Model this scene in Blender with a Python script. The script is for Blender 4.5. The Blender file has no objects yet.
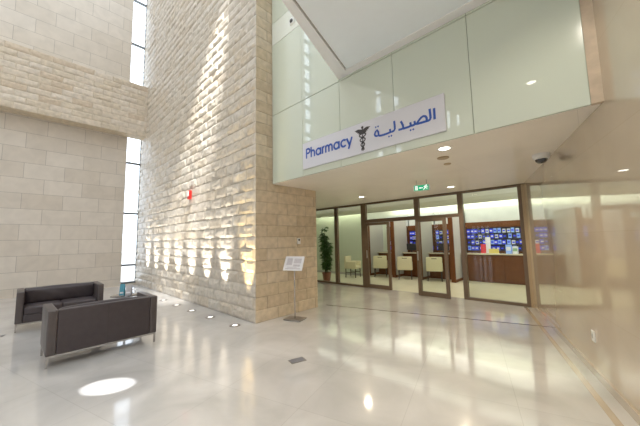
import bpy, bmesh, math, random
import numpy as np
from mathutils import Vector, Matrix, noise
R = math.radians
S = bpy.context.scene
COL = S.collection
random.seed(7)

# ------------------------------------------------------------------ materials
def nodes_of(name):
    m = bpy.data.materials.new(name); m.use_nodes = True
    nt = m.node_tree
    b = nt.nodes.get('Principled BSDF')
    return m, nt, b

def setp(b, **kw):
    for k, v in kw.items():
        b.inputs[k.replace('_', ' ')].default_value = v

def mat(name, c, rough=.5, metal=0., var=.08, scale=8., bump=0., coat=0., spec=.5, emit=None, estr=0.):
    """procedural material: noise-varied base colour, optional fine bump"""
    m, nt, b = nodes_of(name)
    N, L = nt.nodes, nt.links
    tc = N.new('ShaderNodeTexCoord'); nz = N.new('ShaderNodeTexNoise')
    nz.inputs['Scale'].default_value = scale; nz.inputs['Detail'].default_value = 4
    L.new(tc.outputs['Object'], nz.inputs['Vector'])
    mx = N.new('ShaderNodeMix'); mx.data_type = 'RGBA'
    mx.inputs[6].default_value = (*[max(0, v*(1-var)) for v in c], 1)
    mx.inputs[7].default_value = (*[min(1, v*(1+var)) for v in c], 1)
    L.new(nz.outputs['Fac'], mx.inputs[0]); L.new(mx.outputs[2], b.inputs['Base Color'])
    setp(b, Roughness=rough, Metallic=metal)
    b.inputs['Coat Weight'].default_value = coat
    b.inputs['Coat Roughness'].default_value = .05
    b.inputs['Specular IOR Level'].default_value = spec
    if bump:
        bp = N.new('ShaderNodeBump'); bp.inputs['Strength'].default_value = bump; bp.inputs['Distance'].default_value = .01
        L.new(nz.outputs['Fac'], bp.inputs['Height']); L.new(bp.outputs['Normal'], b.inputs['Normal'])
    if emit:
        b.inputs['Emission Color'].default_value = (*emit, 1); b.inputs['Emission Strength'].default_value = estr
    return m

def emat(name, c, s):
    m, nt, b = nodes_of(name)
    nt.nodes.remove(b)
    e = nt.nodes.new('ShaderNodeEmission'); e.inputs[0].default_value = (*c, 1); e.inputs[1].default_value = s
    nt.links.new(e.outputs[0], nt.nodes['Material Output'].inputs[0])
    return m

def glassmat(name, tint=(.9, .96, .92), r0=.05, rough=0.):
    m, nt, b = nodes_of(name)
    N, L = nt.nodes, nt.links
    N.remove(b)
    lw = N.new('ShaderNodeLayerWeight'); lw.inputs['Blend'].default_value = .5
    p = N.new('ShaderNodeMath'); p.operation = 'POWER'; p.inputs[1].default_value = 4.5
    L.new(lw.outputs['Facing'], p.inputs[0])
    ma = N.new('ShaderNodeMath'); ma.operation = 'MULTIPLY_ADD'; ma.inputs[1].default_value = 1-r0; ma.inputs[2].default_value = r0
    L.new(p.outputs[0], ma.inputs[0])
    t = N.new('ShaderNodeBsdfTransparent'); t.inputs[0].default_value = (*tint, 1)
    g = N.new('ShaderNodeBsdfGlossy'); g.inputs['Roughness'].default_value = rough
    mx = N.new('ShaderNodeMixShader')
    L.new(ma.outputs[0], mx.inputs[0]); L.new(t.outputs[0], mx.inputs[1]); L.new(g.outputs[0], mx.inputs[2])
    L.new(mx.outputs[0], N['Material Output'].inputs[0])
    return m

def brickmat(name, c1, c2, cm, bw, bh, mortar, axes, off=(0, 0), rough=.6, bump=.3, coat=0., spec=.5, freq=.5, vein=0., nscale=3., offset=.5, rot=0., crough=.03, cior=1.5):
    """flat stone cladding: brick texture over two object axes plus noise"""
    m, nt, b = nodes_of(name)
    N, L = nt.nodes, nt.links
    tc = N.new('ShaderNodeTexCoord'); sp = N.new('ShaderNodeSeparateXYZ'); L.new(tc.outputs['Object'], sp.inputs[0])
    cb = N.new('ShaderNodeCombineXYZ')
    for i, a in enumerate(axes):
        ad = N.new('ShaderNodeMath'); ad.operation = 'ADD'; ad.inputs[1].default_value = off[i]
        L.new(sp.outputs[a], ad.inputs[0]); L.new(ad.outputs[0], cb.inputs[i])
    vec = cb.outputs[0]
    if rot:
        mp = N.new('ShaderNodeMapping'); mp.inputs['Rotation'].default_value = (0, 0, rot)
        L.new(vec, mp.inputs['Vector']); vec = mp.outputs[0]
    br = N.new('ShaderNodeTexBrick')
    br.inputs['Scale'].default_value = 1; br.inputs['Mortar Size'].default_value = mortar
    br.inputs['Brick Width'].default_value = bw; br.inputs['Row Height'].default_value = bh
    br.inputs['Mortar Smooth'].default_value = .3
    br.offset = offset
    br.inputs['Color1'].default_value = (*c1, 1); br.inputs['Color2'].default_value = (*c2, 1); br.inputs['Mortar'].default_value = (*cm, 1)
    L.new(vec, br.inputs['Vector'])
    nz = N.new('ShaderNodeTexNoise'); nz.inputs['Scale'].default_value = nscale; nz.inputs['Detail'].default_value = 6
    nz.inputs['Distortion'].default_value = .6
    L.new(tc.outputs['Object'], nz.inputs['Vector'])
    rp = N.new('ShaderNodeMapRange'); rp.inputs[1].default_value = .3; rp.inputs[2].default_value = .7
    rp.inputs[3].default_value = 1-vein; rp.inputs[4].default_value = 1+vein
    L.new(nz.outputs['Fac'], rp.inputs[0])
    mul = N.new('ShaderNodeMix'); mul.data_type = 'RGBA'; mul.blend_type = 'MULTIPLY'; mul.inputs[0].default_value = 1
    L.new(br.outputs['Color'], mul.inputs[6]); L.new(rp.outputs[0], mul.inputs[7])
    L.new(mul.outputs[2], b.inputs['Base Color'])
    setp(b, Roughness=rough); b.inputs['Coat Weight'].default_value = coat; b.inputs['Coat Roughness'].default_value = crough; b.inputs['Coat IOR'].default_value = cior
    b.inputs['Specular IOR Level'].default_value = spec
    if bump:
        bp = N.new('ShaderNodeBump'); bp.inputs['Strength'].default_value = bump; bp.inputs['Distance'].default_value = .01
        bp.invert = True
        L.new(br.outputs['Fac'], bp.inputs['Height']); L.new(bp.outputs['Normal'], b.inputs['Normal'])
    return m

def stonemat(name, rough=.5, spec=.4):
    """rock-faced stone: per-stone colour from the mesh attribute plus grain"""
    m, nt, b = nodes_of(name)
    N, L = nt.nodes, nt.links
    at = N.new('ShaderNodeAttribute'); at.attribute_name = 'Col'
    tc = N.new('ShaderNodeTexCoord'); nz = N.new('ShaderNodeTexNoise'); nz.inputs['Scale'].default_value = 9; nz.inputs['Detail'].default_value = 6
    L.new(tc.outputs['Object'], nz.inputs['Vector'])
    rp = N.new('ShaderNodeMapRange'); rp.inputs[1].default_value = .3; rp.inputs[2].default_value = .7
    rp.inputs[3].default_value = .84; rp.inputs[4].default_value = 1.12
    L.new(nz.outputs['Fac'], rp.inputs[0])
    mul = N.new('ShaderNodeMix'); mul.data_type = 'RGBA'; mul.blend_type = 'MULTIPLY'; mul.inputs[0].default_value = 1
    L.new(at.outputs['Color'], mul.inputs[6]); L.new(rp.outputs[0], mul.inputs[7]); L.new(mul.outputs[2], b.inputs['Base Color'])
    bp = N.new('ShaderNodeBump'); bp.inputs['Strength'].default_value = .35; bp.inputs['Distance'].default_value = .01
    L.new(nz.outputs['Fac'], bp.inputs['Height']); L.new(bp.outputs['Normal'], b.inputs['Normal'])
    setp(b, Roughness=rough); b.inputs['Specular IOR Level'].default_value = spec
    return m

M = {}
M['white_paint'] = mat('white_paint', (.88, .88, .88), .55, var=.02)
M['grey_ceiling'] = mat('grey_ceiling', (.86, .92, .96), .6, var=.02)
M['gap'] = mat('shadow_gap', (.42, .39, .35), .8)
M['soffit'] = brickmat('soffit_panels', (.86, .80, .71), (.87, .81, .72), (.73, .68, .60), 3.0, 1.2, .003, (0, 1), rough=.35, bump=.1, vein=.03, nscale=1.5)
M['left_wall'] = brickmat('limestone_blocks', (.625, .565, .49), (.555, .49, .41), (.33, .29, .25), .97, .494, .006, (1, 2), off=(.10+9.7, -.26+4.94), rough=.55, bump=.25, vein=.06)
M['right_wall'] = brickmat('polished_marble_wall', (.56, .46, .345), (.58, .48, .365), (.52, .425, .31), 2.2, .86, .003, (0, 2), off=(.55, .14), rough=.25, bump=0, coat=1., spec=.6, vein=.07, nscale=1.2, cior=1.85)
M['floor'] = brickmat('polished_marble_floor', (.485, .47, .455), (.52, .505, .49), (.40, .385, .37), .9, .9, .003, (0, 1), off=(20.2, 20.1), rough=.3, bump=0, coat=1., spec=.6, vein=.21, nscale=1.3, offset=0., rot=R(-15.8), crough=.075, cior=1.65)
M['shop_floor'] = brickmat('cream_shop_tiles', (.66, .62, .46), (.68, .64, .48), (.58, .54, .40), .6, .6, .003, (0, 1), off=(20, 20), rough=.3, bump=0, coat=.3, vein=.05, nscale=2, offset=0.)
M['pier'] = stonemat('rock_faced_limestone', .34, .6)
M['beam'] = stonemat('split_faced_limestone', .6, .3)
M['fascia'] = mat('back_painted_glass', (.62, .685, .575), .18, var=.03, scale=.7, coat=1., spec=.5)
for n_ in ('fascia',):
    b_ = M[n_].node_tree.nodes['Principled BSDF']; b_.inputs['Coat IOR'].default_value = 1.9; b_.inputs['Coat Roughness'].default_value = .015
M['fascia_pale'] = mat('pale_back_painted_glass', (.76, .80, .72), .18, var=.03, coat=1.)
M['seam'] = mat('glass_joint', (.42, .44, .34), .6)
M['joint_dark'] = mat('dark_stone_inlay', (.20, .165, .13), .15, coat=1.)
M['base_strip'] = mat('marble_skirting', (.47, .385, .285), .2, coat=1., var=.1, scale=4)
M['glass'] = glassmat('clear_glass', (.91, .95, .89), .03)
M['window_glass'] = glassmat('window_glass', (.97, .98, 1.), .04)
M['bronze'] = mat('bronze_anodised_frame', (.15, .105, .07), .38, metal=.3, var=.1)
M['wood'] = mat('dark_walnut', (.13, .046, .016), .45, var=.35, scale=5, spec=.15)
M['tan_trim'] = mat('tan_stone_trim', (.44, .33, .20), .35, var=.1)
M['alu'] = mat('dark_window_mullion', (.16, .17, .18), .4, metal=.6)
M['chrome'] = mat('chrome', (.45, .45, .46), .22, metal=1., var=.03)
M['steel'] = mat('brushed_steel', (.55, .55, .55), .3, metal=1., var=.05)
M['dark_steel'] = mat('dull_steel', (.24, .22, .20), .4, metal=.8, var=.1)
M['leather'] = mat('dark_brown_leather', (.050, .040, .043), .48, var=.18, scale=14, bump=.12, spec=.3)
M['leather_arm'] = mat('lighter_brown_leather', (.060, .048, .048), .40, var=.18, scale=14, bump=.12, spec=.55)  # slightly lighter, glossier leather for the armrests
M['seam_thread'] = mat('leather_seam', (.022, .016, .015), .6)
M['black'] = mat('black_plastic', (.02, .02, .022), .4)
M['black_glass'] = mat('smoked_glass', (.03, .03, .035), .05, coat=1.)
M['white_plastic'] = mat('white_plastic', (.78, .78, .76), .35, var=.02)
M['red'] = mat('red_plastic', (.55, .02, .015), .3)
M['sign_white'] = mat('white_sign_board', (.70, .70, .76), .4, var=.01)
M['sign_blue'] = mat('blue_lettering', (.02, .085, .42), .45, var=.03)
M['sign_black'] = mat('charcoal_emblem', (.04, .035, .04), .5)
M['exit_green'] = mat('exit_green', (.0, .30, .14), .35, emit=(0., .5, .24), estr=.55)
M['exit_white'] = mat('exit_pictogram', (.9, .95, .93), .4, emit=(.9, 1., .95), estr=.8)
M['lamp'] = emat('downlight_glow', (1., .93, .80), 9.)
M['uplamp'] = emat('uplight_lens_glow', (1., .97, .92), 3.)
M['cream'] = mat('cream_upholstery', (.66, .61, .40), .55, var=.05)
M['chair_leg'] = mat('dark_chair_wood', (.05, .03, .02), .4)
M['int_wall'] = mat('pale_interior_wall', (.62, .65, .56), .6, var=.03)
M['green_wall'] = mat('pale_green_wall', (.56, .61, .48), .6, var=.03)
M['part_wall'] = mat('grey_partition', (.45, .44, .40), .6, var=.03)
M['int_ceiling'] = mat('interior_ceiling', (.74, .75, .68), .6, var=.02)
M['glossy_white'] = mat('glossy_white_panel', (.66, .70, .70), .2, coat=.6, var=.12, scale=3)
M['counter_top'] = mat('cream_counter_edge', (.62, .54, .38), .25, coat=.5)
M['shelf_back'] = mat('dark_shelf_back', (.035, .03, .05), .5)
M['leaf'] = mat('plant_leaf', (.05, .13, .03), .4, var=.45, scale=20)
M['stem'] = mat('plant_stem', (.12, .09, .04), .7)
M['terracotta'] = mat('brown_pot', (.26, .10, .06), .45)
M['soil'] = mat('soil', (.05, .035, .02), .9)
M['pk_blue'] = mat('glowing_blue_packaging', (.03, .06, .75), .35, var=.2, scale=40, emit=(.05, .08, 1.), estr=.22)  # faint glow put into the carton material stands in for shelf lighting
M['pk_sky'] = mat('glowing_sky_packaging', (.25, .42, .85), .35, var=.15, scale=40, emit=(.3, .45, 1.), estr=.2)  # same built-in glow in place of shelf lighting, paler blue
M['pk_white'] = mat('white_packaging', (.80, .82, .88), .35, var=.08, scale=40)
M['pk_dark'] = mat('dark_packaging', (.04, .04, .09), .35)
M['pk_yellow'] = mat('yellow_packaging', (.75, .62, .16), .4)
M['pk_red'] = mat('red_packaging', (.72, .03, .04), .4)
M['pk_green'] = mat('green_packaging', (.30, .50, .30), .4)
M['paper'] = mat('printed_paper', (.70, .69, .70), .5, var=.10, scale=30)
M['print_grey'] = mat('grey_print', (.50, .47, .49), .5, var=.3, scale=50)
M['leaflet_blue'] = mat('teal_leaflet', (.05, .26, .36), .4, var=.4, scale=25)
M['leaflet_grey'] = mat('grey_leaflet', (.42, .40, .42), .4, var=.2, scale=25)
M['paving'] = mat('outdoor_paving', (.70, .68, .64), .8, scale=1.)
M['floor_cover'] = mat('floor_box_cover', (.20, .20, .22), .4, metal=.3)

# ------------------------------------------------------------------ mesh helpers
class MB:
    def __init__(s): s.bm = bmesh.new()
    def box(s, a, b, bev=0., seg=2):
        a = Vector(a); b = Vector(b)
        r = bmesh.ops.create_cube(s.bm, size=1)
        vs = r['verts']
        for v in vs:
            v.co = Vector([(a[i]+b[i])/2 + v.co[i]*abs(b[i]-a[i]) for i in range(3)])
        if bev:
            es = list({e for v in vs for e in v.link_edges})
            bmesh.ops.bevel(s.bm, geom=es, offset=bev, segments=seg, affect='EDGES', profile=.5)
        return s
    def cyl(s, p, q, r1, r2=None, n=20, cap=True):
        p = Vector(p); q = Vector(q); r2 = r1 if r2 is None else r2
        d = q-p
        mat_ = Matrix.Translation((p+q)/2) @ d.to_track_quat('Z', 'Y').to_matrix().to_4x4()
        bmesh.ops.create_cone(s.bm, cap_ends=cap, segments=n, radius1=r1, radius2=r2, depth=d.length, matrix=mat_)
        return s
    def lathe(s, prof, c=(0, 0, 0), n=28):
        c = Vector(c); rings = []
        for (r, z) in prof:
            if r < 1e-6: rings.append([s.bm.verts.new(c+Vector((0, 0, z)))])
            else: rings.append([s.bm.verts.new(c+Vector((r*math.cos(2*math.pi*k/n), r*math.sin(2*math.pi*k/n), z))) for k in range(n)])
        for A, B in zip(rings, rings[1:]):
            for k in range(n):
                k2 = (k+1) % n
                if len(A) == 1 and len(B) == 1: continue
                if len(A) == 1: s.bm.faces.new((A[0], B[k], B[k2]))
                elif len(B) == 1: s.bm.faces.new((A[k], B[0], A[k2]))
                else: s.bm.faces.new((A[k], B[k], B[k2], A[k2]))
        return s
    def quad(s, *pts):
        s.bm.faces.new([s.bm.verts.new(Vector(p)) for p in pts]); return s
    def prism(s, poly, ext):
        """extrude planar polygon (3-D points) by vector ext"""
        ext = Vector(ext)
        a = [s.bm.verts.new(Vector(p)) for p in poly]; b = [s.bm.verts.new(Vector(p)+ext) for p in poly]
        n = len(a)
        s.bm.faces.new(a); s.bm.faces.new(b[::-1])
        for k in range(n): s.bm.faces.new((a[k], b[k], b[(k+1) % n], a[(k+1) % n]))
        return s
    def sphere(s, c, r, sc=(1, 1, 1), u=20, v=12):
        bmesh.ops.create_uvsphere(s.bm, u_segments=u, v_segments=v, radius=r, matrix=Matrix.Translation(c) @ Matrix.Diagonal((*sc, 1)))
        return s
    def build(s, name, m, parent=None, smooth=False):
        bmesh.ops.recalc_face_normals(s.bm, faces=s.bm.faces)
        me = bpy.data.meshes.new(name); s.bm.to_mesh(me); s.bm.free()
        me.materials.append(m)
        if smooth:
            for p in me.polygons: p.use_smooth = True
            try: me.set_sharp_from_angle(angle=R(40))
            except Exception: pass
        o = bpy.data.objects.new(name, me); COL.objects.link(o)
        if parent: o.parent = parent
        return o

def tag(o, label=None, cat=None, group=None, kind=None):
    if label: o['label'] = label
    if cat: o['category'] = cat
    if group: o['group'] = group
    if kind: o['kind'] = kind
    return o

def empty(name, loc=(0, 0, 0), rz=0., **kw):
    o = bpy.data.objects.new(name, None); COL.objects.link(o); o.location = loc; o.rotation_euler = (0, 0, rz)
    o.empty_display_size = .1
    return tag(o, **kw)

KIDS = {}
def copy_tree(o, parent=None):
    c = o.copy(); COL.objects.link(c); c.parent = parent
    for ch in list(o.children): copy_tree(ch, c)
    return c

def struct(o): return tag(o, kind='structure')

# ------------------------------------------------------------------ constants (metres)
YG = 7.82         # shopfront glass plane
ZS = 2.745        # soffit height
YF = 3.55         # fascia plane
XP, YP, YPB = -4.75, 3.15, 4.85   # pier: right face, front face, back face
XL = -12.9        # left wall
WD = Vector((.2723, -.9622, 0))   # along the right wall, towards the viewer
W0 = Vector((-1.02, 7.78, 0))
WN = Vector((-.9622, -.2723, 0))  # into the room
ZSLAB = 4.25
ZT = 19.0

# ------------------------------------------------------------------ setting
f = MB(); f.quad((-13.2, -8.3, 0), (4, -8.3, 0), (4, 13.2, 0), (-13.2, 13.2, 0)); struct(f.build('floor', M['floor']))
g = MB(); g.quad((-60, -60, -.06), (60, -60, -.06), (60, 60, -.06), (-60, 60, -.06)); struct(g.build('ground', M['paving']))

# left wall with two tall slit windows
def wall_y(mb, x0, x1, y0, y1, z0=0, z1=ZT): mb.box((x0, y0, z0), (x1, y1, z1))
WY0, WY1 = 2.63, YP       # slit window beside the pier
V0, V1 = -5.95, -5.25     # second slit window, behind the camera's view
lw = MB(); wall_y(lw, XL-.3, XL, -8.3, V0); wall_y(lw, XL-.3, XL, V1, WY0); wall_y(lw, XL-.3, XL, WY1, 4.85)
lw.box((XL-.3, WY0, 0), (XL, WY1, .05))
struct(lw.build('wall_left', M['left_wall']))
# slit windows
def slit(name, y0, y1, zs, fr=.03, hb=.035):
    w = MB()
    x0, x1 = XL-.18, XL-.10
    w.box((x0, y0, .05), (x1, y0+fr*.5, ZT)); w.box((x0, y1-fr, .05), (x1, y1, ZT))
    for z in zs: w.box((x0, y0+fr*.5, z-hb), (x1, y1-fr, z+hb))
    o = struct(w.build(name, M['alu']))
    MB().quad((XL-.14, y0, .05), (XL-.14, y1, .05), (XL-.14, y1, ZT), (XL-.14, y0, ZT)).build('glass_pane', M['window_glass'], o)
    return o
slit('window_1', WY0, WY1, [.085, .75, 2.75, 4.76, 6.75, 8.0, 9.78, 11.72])
slit('window_2', V0, V1, [.085]+[1.0+.94*k for k in range(19)], .05, .12)
# back wall with windows
bw = MB(); xs = [-13.2, -9.4, -8.9, -8.2, -7.7, -7.2]
bw.box((-7.2, -8.3, 3.6), (2.9, -8, 7.3)); bw.box((-7.2, -8.3, 8.6), (2.9, -8, ZT))
xa = [-7.2, -6.7, -6.3, -6.05, -5.75, -5.1, -4.85, -4.6, -4.4, 2.9]
for k in range(0, len(xa), 2): bw.box((xa[k], -8.3, 7.3), (xa[k+1], -8, 8.6))
bw.box((-5.4, -8.3, 0), (2.9, -8, 3.6)); bw.box((-7.2, -8.3, 0), (-6.6, -8, 3.6)); bw.box((-6.6, -8.3, 2.4), (-5.4, -8, 3.6)); bw.box((-6.6, -8.2, 1.0), (-5.4, -8.1, 1.1))
for k in range(3): bw.box((-6.3+.3*k-.05, -8.2, 0), (-6.3+.3*k+.05, -8.1, 2.4))
for k in range(0, len(xs)-1, 2): bw.box((xs[k], -8.3, 0), (xs[k+1], -8, ZT))
for k in range(1, len(xs)-1, 2):
    for z in [0]+[1.1+1.2*j for j in range(10)]: bw.box((xs[k], -8.25, z-.05 if z else 0), (xs[k+1], -8.05, z+.06))
struct(bw.build('wall_back', M['left_wall']))

# stone beam that crosses the left wall; rock faces
def rockface(org, du, dn, W, H, course, blen, amp, pal, seed, rough=1., dark=.8, tilt=.5, nu_=5, fr=(0, .05, .14, .27, .42, .58, .73, .86, .95)):
    """heightfield of coursed stones in running bond. org: corner; du: along; dn: outward"""
    rnd = random.Random(seed)
    half = blen/2
    nh = int(math.ceil(W/half))
    us = [];
    sub = [0, .06]+[.06+.88*(k+1)/nu_ for k in range(nu_)]
    for h in range(nh):
        for q in sub:
            if (h+q)*half < W: us.append((h+q)*half)
    us.append(W)
    ncs = int(math.ceil(H/course)); vs = []
    for c in range(ncs):
        for q in fr:
            if (c+q)*course < H: vs.append((c+q)*course)
    vs.append(H)
    nu, nv = len(us), len(vs)
    org = Vector(org); du = Vector(du); dn = Vector(dn)
    co = np.zeros((nv, nu, 3)); colr = np.ones((nv, nu, 4)); prm = {}
    for j, v in enumerate(vs):
        c = int(v/course+1e-6); fv = v/course-c
        sh = (c % 2)*half
        for i, u in enumerate(us):
            k = int((u+sh)/blen+1e-6); fu = (u+sh)/blen-k
            if (c, k) not in prm: prm[(c, k)] = (rnd.choice(pal), rnd.uniform(.5, 1.), rnd.uniform(-1, 1), rnd.uniform(-1, 1))
            cl, am, tu, tv = prm[(c, k)]
            d = min(fv*course, (1-fv)*course, fu*blen, (1-fu)*blen)
            edge = min(1., max(0., d)/.06)**1.5
            nz = noise.noise(Vector((u*6+seed*9, v*8+c*3.7, k*1.3)))*.75 + noise.noise(Vector((u*15+seed, v*17, k*2.1)))*.42*rough
            h = amp*am*math.sqrt(edge)*(.6+.6*nz+tilt*tu*(fu-.5)+tilt*1.3*tv*(fv-.5))
            joint = d < .003
            if joint: h = -.006
            h *= min(1., min(u, W-u)/.03)
            p = org+du*u+dn*h
            co[j, i] = (p.x, p.y, p.z+v)
            g = dark if joint else 1.
            colr[j, i, :3] = (cl[0]*g, cl[1]*g, cl[2]*g)
    idxs = np.arange(nv*nu).reshape(nv, nu)
    quads = np.stack([idxs[:-1, :-1], idxs[:-1, 1:], idxs[1:, 1:], idxs[1:, :-1]], -1).reshape(-1, 4)
    return co.reshape(-1, 3), quads, colr.reshape(-1, 4)

def join_fields(name, m, fields, boxes=(), boxcol=(.5, .42, .32)):
    V, Q, C = [], [], []; off = 0
    for co, q, c in fields:
        V.append(co); Q.append(q+off); C.append(c); off += len(co)
    for (a, b) in boxes:
        pts = np.array([(x, y, z) for x in (a[0], b[0]) for y in (a[1], b[1]) for z in (a[2], b[2])], float)
        qs = np.array([(0, 1, 3, 2), (4, 6, 7, 5), (0, 4, 5, 1), (2, 3, 7, 6), (0, 2, 6, 4), (1, 5, 7, 3)])
        V.append(pts); Q.append(qs+off); C.append(np.tile((*boxcol, 1.), (8, 1))); off += 8
    V = np.concatenate(V); Q = np.concatenate(Q); C = np.concatenate(C)
    me = bpy.data.meshes.new(name); me.from_pydata(V.tolist(), [], Q.tolist()); me.update()
    at = me.color_attributes.new('Col', 'FLOAT_COLOR', 'POINT'); at.data.foreach_set('color', C.astype(np.float32).ravel())
    me.materials.append(m)
    o = bpy.data.objects.new(name, me); COL.objects.link(o); return o

PAL = [(.58, .515, .43), (.56, .50, .415), (.60, .54, .455), (.545, .475, .38), (.585, .53, .45), (.57, .495, .395)]
PALW = [(.58, .47, .33), (.55, .44, .30), (.61, .50, .36), (.53, .42, .29)]
PH = 12.6
f1 = rockface((XL-.3, YP, 0), (1, 0, 0), (0, -1, 0), XP-XL+.3, PH, .235, .54, .050, PAL, 3, dark=.92)
f2 = rockface((XP, YP, 0), (0, 1, 0), (1, 0, 0), YPB-YP, 7.2, .235, .54, .012, PALW, 5, dark=.76, tilt=.2)
struct(join_fields('wall_center', M['pier'], [f1, f2], [((XL-.3, YP+.02, 0), (XP-.012, YPB, PH))]))
PALB = [(.60, .515, .41), (.57, .485, .375), (.63, .55, .45), (.545, .445, .335), (.60, .52, .425)]
BX, BZ0, BZ1 = -12.40, 5.74, 7.80
f3 = rockface((BX, -8.0, BZ0), (0, 1, 0), (1, 0, 0), YP+8.0, BZ1-BZ0, .206, .54, .032, PALB, 9, dark=.9, tilt=.3)
struct(join_fields('trim_1', M['beam'], [f3], [((XL, -8.0, BZ0), (BX-.005, YP, BZ1))], (.62, .52, .38)))

# right polished wall (skewed), its skirting
LR = 12.5
rw = MB(); a = W0-WD*.0; b = W0+WD*LR
o = MB(); o.box((0, -.3, 0), (LR, 0, ZT)); o = o.build('wall_right', M['right_wall'])
o.matrix_world = Matrix.Translation(W0) @ Matrix(((WD.x, WN.x, 0, 0), (WD.y, WN.y, 0, 0), (0, 0, 1, 0), (0, 0, 0, 1)))
struct(o); WM = o.matrix_world.copy()
o = MB(); o.box((0, .0, 0), (LR, .02, .085)); o = o.build('baseboard_right', M['base_strip']); o.matrix_world = WM; struct(o)

# soffit over the lobby in front of the shop, and the shop ceiling
def poly_slab(name, pts, z0, z1, m):
    return struct(MB().prism([(x, y, z0) for x, y in pts], (0, 0, z1-z0)).build(name, m))
def xw(y): return W0.x + (y-W0.y)*WD.x/WD.y     # right wall x at a given y
poly_slab('ceiling', [(XP, YF+.031), (xw(YF+.031)-.002, YF+.031), (xw(YG)+.01, YG-.03), (-10.2, YG-.03), (-10.2, YPB), (XP, YPB)], ZS, ZS+.12, M['soffit'])
# glass fascia above the soffit
fa = MB(); seams = [XP+.015, -3.80, -2.88, -1.885, -.885, .10]
zr = [(ZS+.004, 4.215), (4.225, 5.80)]
for x0, x1 in zip(seams, seams[1:]):
    for z0, z1 in zr: fa.box((x0+.0025, YF, z0), (x1-.0025, YF+.03, z1), .003, 1)
    fa.box((x0+.0025, YF, 6.33), (x1-.0025, YF+.03, 9.2), .003, 1); fa.box((x0+.0025, YF, 9.21), (x1-.0025, YF+.03, 12.6), .003, 1)
struct(fa.build('wall_front', M['fascia']))
MBf = MB()
for x0, x1 in zip(seams, seams[1:]): MBf.box((x0+.004, YF, 5.81), (x1-.0025, YF+.03, 6.32), .003, 1)
struct(MBf.build('trim_2', M['fascia_pale']))
struct(MB().box((XP+.01, YF+.032, ZS+.005), (.13, YF+.1, 12.6)).build('trim_3', M['seam']))
struct(join_fields('trim_4', M['beam'], [], [((.098, YF-.02, ZS-.001), (.19, YF+.032, 12.6))], (.56, .45, .335)))

# white slab ceiling over the viewer (upper floor), open to the atrium on the left
ex = Vector((-2.90, YF, 0)); ed = WD; en = -WN
def P(s, t): v = ex+ed*s+en*t; return (v.x, v.y)
bdr = .22
far = 11.5
yfar = YF-.004
def on_y(t, y):   # point on the line parallel to the edge at offset t where Y=y
    v = ex+en*t; s = (y-v.y)/ed.y; w = v+ed*s; return (w.x, w.y)
poly_slab('trim_5', [(-2.88, yfar), (-2.01, 1.0), on_y(bdr-.06, -8), on_y(bdr, -8), on_y(bdr, yfar-.13)], ZSLAB, ZSLAB+.5, M['white_paint'])
poly_slab('trim_6', [(-2.88, yfar), on_y(bdr, yfar-.13), (xw(yfar-.13), yfar-.13), (xw(yfar), yfar)], ZSLAB, ZSLAB+.5, M['white_paint'])
poly_slab('trim_7', [on_y(bdr, yfar-.13), on_y(bdr, -8), on_y(bdr+.025, -8), on_y(bdr+.025, yfar-.155)], ZSLAB+.03, ZSLAB+.1, M['gap'])
poly_slab('ceiling_slab', [on_y(bdr+.025, yfar-.131), on_y(bdr+.025, -8), (xw(-8), -8), (xw(yfar-.131), yfar-.131)], ZSLAB+.012, ZSLAB+.4, M['grey_ceiling'])

# dark inlay strip across the floor from the pier to the right wall
q0 = Vector((XP, 5.14, 0)); qd = Vector((.9622, .2723, 0)); qn = Vector((-.2723, .9622, 0))
ql = 4.36
struct(MB().prism([q0+qn*-.018, q0+qd*ql+qn*-.018, q0+qd*ql+qn*.018, q0+qn*.018], (0, 0, .003)).build('trim_8', M['joint_dark']))
a = W0+WN*.16; 
struct(MB().prism([a+WN*-.03, a+WD*LR+WN*-.03, a+WD*LR+WN*.03, a+WN*.03], (0, 0, .002)).build('trim_9', M['base_strip']))

# ------------------------------------------------------------------ shopfront
ZTOP = 2.725
FD = .05
def pane(x0, x1, z0, z1, y, parent): MB().quad((x0, y, z0), (x1, y, z0), (x1, y, z1), (x0, y, z1)).build('glass_pane', M['glass'], parent)
def frame_window(name, x0, x1, z0=0., z1=ZTOP, l=.05, r=.05, b=.06, t=.035):
    w = MB(); y0, y1 = YG-FD, YG+FD
    if l: w.box((x0, y0, z0), (x0+l, y1, z1))
    if r: w.box((x1-r, y0, z0), (x1, y1, z1))
    w.box((x0+l, y0, z0), (x1-r, y1, z0+b)); w.box((x0+l, y0, z1-t), (x1-r, y1, z1))
    o = struct(w.build(name, M['bronze'])); pane(x0+l, x1-r, z0+b, z1-t, YG, o); return o
frame_window('window_3', -10.0, -6.60, l=.06, r=.10)
frame_window('window_4', -6.60, -5.35, l=.03, r=.17)
frame_window('window_5', -5.35, -3.60, z0=2.09, l=0.02, r=.05, b=.11)
frame_window('window_6', -3.60, -2.44, z0=2.09, l=.09, r=.02, b=.09)
frame_window('window_7', -2.44, -1.07, l=.105, r=.075)
struct(MB().box((-3.60, YG-.03, 0), (-3.54, YG+.03, 2.09)).build('trim_10', M['bronze']))
struct(MB().box((-1.07, YG-.06, 0), (xw(YG-.06)+.03, YG+.06, ZS)).build('trim_11', M['tan_trim']))
struct(MB().box((-10.2, YG-.06, ZTOP), (-1.0, YG+.06, ZS+.3)).build('trim_12', M['bronze']))
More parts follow.
